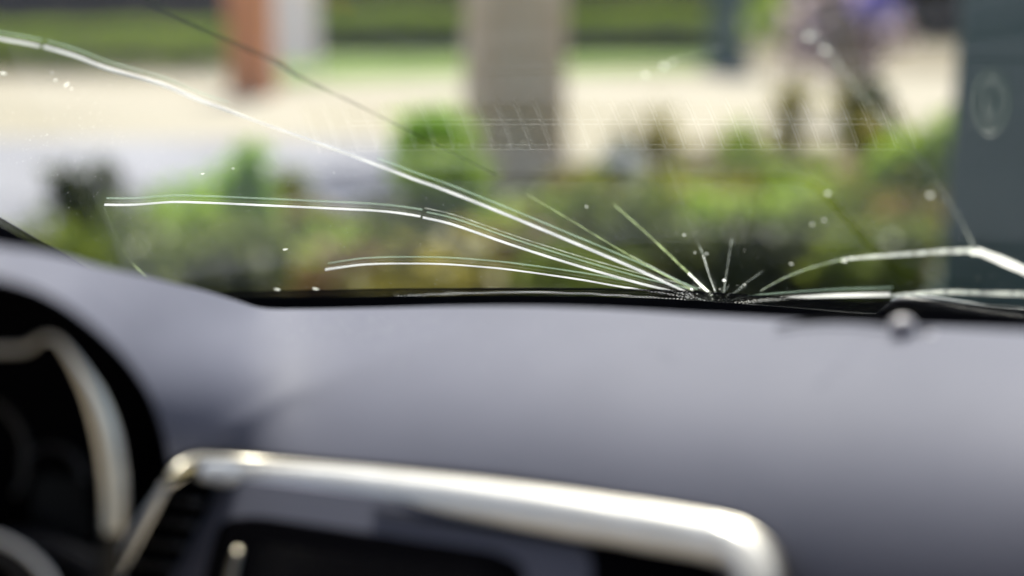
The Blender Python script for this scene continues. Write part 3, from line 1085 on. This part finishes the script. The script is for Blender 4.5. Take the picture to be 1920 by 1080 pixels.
def build_dash():
    sil = spline(SIL, 180)
    low = np.vstack([spline(OPEN, 84), spline([(318, 885), (324, 880), (335, 872)], 4)[1:], spline(LOW, 86)[1:]])
    # match the two borders by sample index with a warp so that mesh lines fan out evenly
    n = 230
    def resamp(c, ts):
        idx = np.linspace(0, 1, len(c))
        return np.stack([np.interp(ts, idx, c[:, 0]), np.interp(ts, idx, c[:, 1])], 1)
    ts = np.linspace(0, 1, n)
    # the silhouette reaches x = 700 when the lower border is at the trim's corner
    s_low = (84 + 3) / len(low)
    i700 = np.argmin(abs(sil[:, 0] - 640)) / (len(sil) - 1)
    warp = np.interp(ts, [0, s_low, 1], [0, i700, 1])
    S = resamp(sil, warp)
    Lw = resamp(low, ts)
    nr = 90
    vs = []
    # a rounded lip rolls away behind the far crest
    for k, (df, dz) in enumerate(((0.030, None), (0.028, -0.050), (0.020, -0.026), (0.012, -0.010), (0.006, -0.0028))):
        for (x, y) in S:
            p = P(x, y, dash_d(x, y))
            vs.append(p + np.array([0, df, dz]) if dz is not None else np.array([p[0], p[1] + df, SH - 0.002]))
    for r in range(nr):
        t = r / (nr - 1)
        for a, b in zip(S, Lw):
            x, y = a * (1 - t) + b * t
            vs.append(P(x, y, dash_d(x, y)))
    # near border: turned under
    for df, dz in ((0.004, -0.004), (0.014, -0.006), (0.05, -0.006)):
        for (x, y) in Lw:
            vs.append(P(x, y, dash_d(x, y)) + np.array([0, df, dz * 0.5]))
    return mesh_obj('dashboard', vs, grid_faces(5 + nr + 3, n), 'dash', car)


dash = build_dash()

def dash_dust():
    vs, fs = [], []
    for i in range(520):
        if i < 330:
            x, y = rng.normal(690, 110), rng.normal(612, 20)
        else:
            x, y = rng.uniform(560, 1850), rng.uniform(592, 700)
        if y < 586 + max(0, x - 1100) * 0.04 or x < 520: continue
        c = P(x, y, dash_d(x, y) - 0.0004)
        r_ = 0.0002 + 0.0004 * rng.random() ** 3
        off = len(vs)
        for k in range(5):
            a = k * 2 * math.pi / 5
            vs.append(c + np.array([math.cos(a) * r_ * 1.3, math.sin(a) * r_, r_ * 0.3]))
        vs.append(c + np.array([0, 0, r_ * 1.1]))
        fs += [(off + k, off + (k + 1) % 5, off + 5) for k in range(5)]
    o = mesh_obj('dash_dust', vs, fs, 'dust', dash, smooth=False)
    o['kind'] = 'stuff'


dash_dust()


# ---- the shelf behind the crest, with the defroster grille that the glass mirrors


def build_shelf():
    vs = []
    rows = 14
    xs = np.linspace(-1.3, 1.1, 80)
    for x in xs:
        y = 1.06 if x < -0.2 else 0.94
        while y < 2.2:
            px, py, d = project(np.array([x, y, SH]))
            if d > gd(px, py) - 0.003:
                break
            y += 0.004
        for t in np.linspace(0, 1, rows):
            y0 = float(np.interp(x, [-.25, 0, .2], [1.05, .93, .82]))
            vs.append((x, y0 + (y - y0) * t, SH))
    return mesh_obj('shelf', vs, grid_faces(len(xs), rows), 'dash', dash)


build_shelf()


def strip_on_shelf(name, pix, wd, m, z=0.0012, parent=None, hgt=0.0012):
    c = [mirror_hit(x, y, SH + z) for x, y in pix]
    return sweep(name, c, wd, hgt, m, parent or dash, up=(0, 0, 1), seg=8)


def build_grille():
    x0, x1 = 560, 1700
    yt = lambda x: 199 - 0.006 * (x - 900) * 0 - 8 * ((x - 1100) / 600) ** 2 * 0 + (8 if x < 800 else 0) * (800 - x) / 240
    xs = np.linspace(x0, x1, 40)
    top = [(x, yt(x)) for x in xs]
    bot = [(x + 34, 279 + max(0, (800 - x)) * 0.03) for x in xs]
    vs = [mirror_hit(x, y, SH + 0.0012) for x, y in top] + [mirror_hit(x, y, SH + 0.0012) for x, y in bot]
    g = mesh_obj('defroster_grille', vs, grid_faces(2, len(xs)), 'groove', dash)
    sv_, sf = [], []
    k = 0
    for x in np.arange(x0 + 6, x1, 36.0):
        c = [mirror_hit(x + 34 * (t ** 0.85), yt(x) - 6 + (86 + 0) * t, SH + 0.004) for t in np.linspace(0, 1, 7)]
        sweep('slat', c, 0.0018, 0.005, 'slat', g, up=(0, 0, 1), seg=6)
    strip_on_shelf('cross_bar', [(x, 233 + (800 - x) * 0.02 * (x < 800)) for x in np.linspace(640, 1680, 30)], 0.0016, 'slat', z=0.004, parent=g)
    strip_on_shelf('rim', [(x, 280 + max(0, (800 - x)) * 0.03) for x in np.linspace(640, 1680, 30)], 0.0014, 'slat', z=0.003, parent=g)


build_grille()
strip_on_shelf('groove', spline([(600, 153), (800, 146), (960, 142), (1200, 132), (1500, 121), (1700, 118), (1960, 118)], 40), 0.0014, 'groove')
strip_on_shelf('groove', spline([(520, 362), (600, 350), (760, 338), (900, 335), (1200, 338), (1440, 340), (1490, 342), (1530, 356), (1580, 410), (1640, 475), (1700, 518), (1760, 533), (1840, 538)], 80), 0.0050, 'groove')


# round dimple whose reflection falls on the teal post
def dimple():
    c = mirror_hit(1857, 196, SH)
    ex = mirror_hit(1857 + 28, 196, SH) - c
    ey = mirror_hit(1857, 196 + 44, SH) - c
    vs = []
    prof = [(1.5, .0006), (1.25, .0018), (1.1, .0030), (1.0, .0026), (.9, .001), (.7, .0008), (.5, .003), (.25, .0055), (.04, .0062)]
    for r, h in prof:
        for k in range(28):
            a = 2 * math.pi * k / 28
            vs.append(c + ex * math.cos(a) * r + ey * math.sin(a) * r + np.array([0, 0, h]))
    mesh_obj('sun_sensor', vs, grid_faces(len(prof), 28, close=True), 'sensor', dash)


dimple()


# ---- white panel outside at the foot of the glass, seen through the holes of the band
def cowl():
    xs = np.linspace(100, 2150, 30)
    vs = []
    for dy, dd in ((66, .07), (34, .075), (20, .09), (18, .2)):
        for x in xs:
            yb = np.interp(x, [420, 1000, 1340, 1650, 1980], [549, 541, 549, 571, 588]) + dy
            vs.append(P(x, yb, gd(x, yb) + dd))
    mesh_obj('cowl_panel', vs, grid_faces(4, len(xs)), 'cowl', car)


cowl()

# ---- wiper arm and blade outside the glass
def wiper():
    c = spline([(1655, 578), (1690, 562), (1730, 566), (1790, 578), (1880, 592), (2050, 612)], 30)
    pts = [P(x, y + 4, gd(x, y) + 0.02) for x, y in c]
    w = np.interp(np.linspace(0, 1, 30), [0, .15, .4, 1], [0.004, 0.010, 0.011, 0.010])
    ar = sweep('wiper', pts, w, 0.014, 'wiper', car)
    c = spline([(1672, 566), (1700, 555), (1760, 561), (1840, 573), (1890, 578), (2050, 588)], 30)
    pts = [P(x, y, gd(x, y) + 0.030) for x, y in c]
    sweep('blade', pts, 0.0035, 0.004, 'sensor', ar)


wiper()


# ---- headliner and seat backs close the cabin above and behind
M['headliner'] = noisy(mat('headliner_cloth', rough=0.95, spec=0.1), 200, (0.17, 0.165, 0.16), (0.20, 0.195, 0.19))
M['seat'] = noisy(mat('seat_cloth', rough=0.9, spec=0.1), 150, (0.02, 0.02, 0.022), (0.035, 0.035, 0.038))


def cabin():
    vs = []
    xs = np.linspace(-1.0, 0.75, 15)
    ys = np.linspace(-1.9, 0.66, 16)
    for k in (0.0, 0.03):
        for y in ys:
            for x in xs:
                e = abs((x + 0.125) / 0.875)
                vs.append((x, y + 0.0, 0.30 - 0.05 * e ** 4 - 0.03 * max(0, y) ** 2 + k))
    n = len(xs) * len(ys)
    f = grid_faces(len(ys), len(xs)) + [tuple(n + i for i in q[::-1]) for q in grid_faces(len(ys), len(xs))]
    c = len(xs)
    edge = list(range(c)) + [r_ * c + c - 1 for r_ in range(1, len(ys))] + [(len(ys) - 1) * c + i for i in range(c - 2, -1, -1)] + [r_ * c for r_ in range(len(ys) - 2, 0, -1)]
    for i, e in enumerate(edge):
        g = edge[(i + 1) % len(edge)]
        f.append((e, e + n, g + n, g))
    mesh_obj('roof', vs, f, 'headliner', car)
    for cx in (-0.45, 0.30):
        prof = [(-0.35, -0.85), (-0.42, -0.5), (-0.52, -0.1), (-0.58, 0.05), (-0.66, 0.02), (-0.68, -0.4), (-0.66, -0.9)]
        vs = []
        for sx in (-0.26, -0.23, 0, 0.23, 0.26):
            q = 0.94 if abs(sx) > 0.25 else 1.0
            for (y, z) in prof:
                vs.append((cx + sx, -0.5 + (y + 0.5) * q, -0.4 + (z + 0.4) * q))
        f = grid_faces(5, len(prof), close=True) + [tuple(range(len(prof))), tuple(range(5 * len(prof) - 1, 4 * len(prof) - 1, -1))]
        st = mesh_obj('seat_back', vs, f, 'seat', car)
        sweep('headrest', [np.array([cx - 0.12, -0.6, 0.13]), np.array([cx, -0.6, 0.14]), np.array([cx + 0.12, -0.6, 0.13])], 0.10, 0.18, 'seat', st, up=(0, 0, 1), power=3)


cabin()


# ---- small clear bead with its wire on the dashboard top
def bead():
    d = dash_d(1692, 618) - 0.006
    c = P(1692, 612, d)
    o = empty('sensor_bead', tuple(c))
    tag(o, 'small cloudy bead with a thin wire near the foot of the windscreen', 'bead')
    def ball(nm, cc, r, m, sq=1.0):
        vs = []
        for i in range(9):
            th = math.pi * i / 8
            for k in range(16):
                a = 2 * math.pi * k / 16
                vs.append(cc + np.array([math.sin(th) * math.cos(a) * 1.25, math.sin(th) * math.sin(a), math.cos(th) * sq]) * r)
        return mesh_obj(nm, vs, grid_faces(9, 16, close=True), m, o)
    ball('dome', np.array([0, 0, 0.0]), 0.0070, 'bead')
    ball('foot', np.array([0.014, -0.004, -0.003]), 0.004, 'dash')
    ball('tip', P(1745, 632, d - 0.01) - c, 0.003, 'bead')
    pts = spline([(1455, 610), (1500, 603), (1560, 600), (1620, 602), (1672, 608)], 24)
    wp = [P(x, y + 3, dash_d(x, y + 8) - 0.004) - c for x, y in pts]
    vs = []
    sweep('wire', wp, 0.0022, 0.0022, 'groove', o, up=(0, 0.3, 1), seg=8)


bead()

# ---- satin chrome trim round the screen
def trim():
    up = spline([(368, 874), (374, 866), (400, 861), (500, 866), (700, 884), (960, 916), (1180, 950), (1340, 978), (1400, 997), (1438, 1030), (1455, 1080), (1462, 1160)], 90)
    lo = spline([(370, 896), (378, 902), (400, 908), (500, 924), (700, 949), (960, 988), (1180, 1020), (1312, 1040), (1355, 1050), (1382, 1078), (1392, 1110), (1396, 1180)], 90)
    c, w = [], []
    for a, b in zip(up, lo):
        d = dash_d(*np.clip(a, [0, 0], [2100, 1100])) - 0.012
        c.append((P(*a, d) + P(*b, d)) / 2)
        w.append(np.linalg.norm(P(*a, d) - P(*b, d)))
    t = sweep('screen_trim', c, w, np.minimum(0.016, np.array(w) * 0.7), 'chrome', car, power=2.3, seg=24)
    gp = []
    lipc = spline([(314, 902), (322, 886), (340, 868), (366, 858), (400, 856), (500, 862), (700, 882), (960, 913), (1180, 946), (1340, 974), (1400, 993), (1440, 1027), (1458, 1080)], 90)
    sweep('trim_lip', [P(x, y + 3, dash_d(x, y) - 0.012) for x, y in lipc], np.interp(np.linspace(0, 1, 90), [0, .06, 1], [0.003, 0.0048, 0.006]), 0.008, 'cream', t)
    for a in lipc:
        d = dash_d(*np.clip(a, [0, 0], [2100, 1100])) - 0.004
        gp.append(P(a[0], a[1] - 5, d))
    sweep('trim_gap', gp, 0.0065, 0.004, 'groove', t)  # black bar paints the shadow line in the gap above the trim
    # thin leg down the left of the vent
    pts = spline([(313, 905), (298, 930), (270, 975), (240, 1030), (210, 1090), (170, 1180)], 24)
    sweep('trim_leg', [P(x - 1, y, .845) for x, y in pts], np.linspace(0.0055, 0.0115, 24), 0.007, 'chrome', t)


trim()


def vent():
    v = plate('air_vent', [(318, 915), (352, 893), (392, 905), (382, 960), (355, 1010), (325, 1080), (290, 1180), (140, 1180), (235, 1070)], .875, 'black', car, 0.05)
    for i, y in enumerate((935, 975, 1015, 1055, 1095, 1135)):
        xa = np.interp(y, [900, 1180], [322, 172])
        xb = np.interp(y, [900, 960, 1080, 1180], [385, 378, 322, 285])
        c = [P(xa + (xb - xa) * t, y - 4 + 16 * t, .866) for t in (0.16, .4, .65, .95)]
        sweep('slat', c, 0.0045, 0.006, 'black2', v, power=3)


vent()


def rounded(pix, r=18, k=5):
    out = []
    n = len(pix)
    for i in range(n):
        a, b, c = np.array(pix[i - 1], float), np.array(pix[i], float), np.array(pix[(i + 1) % n], float)
        u = (a - b) / np.linalg.norm(a - b); v = (c - b) / np.linalg.norm(c - b)
        rr = min(r, np.linalg.norm(a - b) / 2.2, np.linalg.norm(c - b) / 2.2)
        p0, p1 = b + u * rr, b + v * rr
        for j in range(k + 1):
            t = j / k
            out.append(tuple((1 - t) ** 2 * p0 + 2 * t * (1 - t) * b + t * t * p1))
    return out


def centre_unit():
    d = lambda x, y: 1 / (1.1136 + (x - 400) * 1.75e-4 + (y - 900) * 2.5e-4)
    face = plate('screen_bezel', [(375, 890), (700, 930), (1000, 970), (1330, 1030), (1400, 1090), (1400, 1200), (270, 1200), (330, 1060), (372, 965)], d, 'dash', car, 0.06)
    d2 = lambda x, y: 1 / (1 / d(x, y) + 0.0025)
    rec = plate('screen_surround', rounded([(385, 1200), (372, 1120), (412, 975), (480, 968), (930, 1035), (985, 1062), (985, 1200)], 30), d2, 'black', car, 0.02)
    plate('display', rounded([(470, 1200), (458, 1120), (486, 1020), (900, 1075), (930, 1200)], 16), lambda x, y: 1 / (1 / d2(x, y) + 0.002), 'screen', rec, 0.01)
    # tan highlight inside the surround, painted as a strip
    c = [P(x, y, d2(x, y) - 0.003) for x, y in spline([(447, 1030), (438, 1060), (430, 1100), (420, 1170)], 12)]
    sweep('edge_strip', c, np.linspace(0.005, 0.0075, 12), 0.004, 'bronze', rec)
    pan = plate('side_panel', rounded([(1110, 1040), (1060, 1000), (1310, 1042), (1362, 1090), (1372, 1200), (1110, 1200)], 22), d2, 'black', car, 0.02)
    c = [P(x, y, d2(x, y) - 0.001) for x, y in ((700, 951), (900, 984), (1100, 1016), (1300, 1050), (1350, 1075))]
    sweep('gasket', c, np.array([.001, .003, .005, .007, .006]), 0.004, 'black', pan)  # black bar paints the shadow line under the trim


centre_unit()


# ---- instrument cluster behind the wheel
def cluster():
    op = spline(OPEN, 70)
    # bottom closing of the recess
    rim = [tuple(q) for q in op] + [(300, 930), (262, 1000), (225, 1080), (180, 1180)]
    n = len(rim)
    vs = []
    for (df, sc) in ((0.0, 1.0), (0.02, 0.99), (0.045, 0.97)):
        for (x, y) in rim:
            d = dash_d(x, min(y, 885)) + 0.004 + df * 0.9
            cx, cy = -150, 900
            vs.append(P(cx + (x - cx) * sc, cy + (y - cy) * sc, d))
    vs.append(P(-160, 1180, .84))
    f = grid_faces(3, n)
    for i in range(n - 1):
        f.append((2 * n + i, 2 * n + i + 1, 3 * n))
    cl = mesh_obj('instrument_cluster', vs, f, 'black', car)
    # hoop trim: narrow at the top, broad down its right side
    outer = spline([(-120, 648), (-40, 648), (20, 648), (55, 645), (78, 630), (102, 630), (124, 646), (160, 690), (195, 745), (220, 810), (232, 880), (236, 960), (228, 1040), (214, 1180)], 80)
    inner = spline([(-120, 664), (-40, 664), (20, 664), (48, 660), (76, 640), (100, 640), (116, 656), (143, 706), (164, 760), (182, 830), (192, 900), (194, 970), (188, 1040), (178, 1180)], 80)
    c, w = [], []
    for a, b in zip(outer, inner):
        m_ = (a + b) / 2
        dd = .765 + 0.02 * (m_[0] / 200)
        c.append(P(*m_, dd)); w.append(np.linalg.norm(P(*a, dd) - P(*b, dd)))
    sweep('hoop_trim', c[:67], w[:67], 0.012, 'hoop', cl, power=2.2, seg=20)
    sweep('hoop_foot', c[66:], np.array(w[66:]) * 0.97, 0.0115, 'bronze_dark', cl, power=2.2, seg=20)  # same hoop, the wheel's shade put into a darker colour
    # dial pod rims, barely lit
    for cx, cy, r in ((95, 905, 62), (-60, 860, 110)):
        pts = [P(cx + r * math.cos(a), cy + r * 1.1 * math.sin(a), .80) for a in np.linspace(-2.6, 0.6, 26)]
        sweep('dial_rim', pts, 0.004, 0.008, 'black2', cl)
    # faint upright glints of the dial glass
    plate('dial_glass', rounded([(66, 900), (80, 890), (160, 900), (168, 1000), (150, 1040), (60, 1000)], 14), .795, 'screen', cl, 0.004)


cluster()


def wheel():
    # hub pad with a satin arc, bottom left corner
    c0 = P(-120, 1200, .52)
    root = plate('steering_wheel', rounded([(-300, 1005), (-60, 1000), (20, 1020), (75, 1058), (120, 1110), (150, 1180), (150, 1320), (-300, 1320)], 30), .765, 'black', car, 0.03)
    pts = spline([(-120, 992), (-40, 998), (0, 1010), (35, 1027), (66, 1052), (92, 1083), (115, 1130)], 30)
    sweep('wheel_trim', [P(x, y, .76) for x, y in pts], 0.0042, 0.006, 'chrome', root)
    pts = spline([(-100, 1022), (-20, 1030), (20, 1050), (52, 1085), (70, 1130)], 20)
    sweep('spoke', [P(x, y, .758) for x, y in pts], 0.006, 0.008, 'black2', root)
    pts = spline([(-60, 1000), (40, 985), (110, 1000), (180, 1040), (220, 1090)], 20)
    sweep('column_shroud', [P(x, y + 34, .79) for x, y in pts], 0.018, 0.02, 'black2', root)


wheel()

for o in bpy.data.objects:
    if 'in_car' in o:
        del o['in_car']
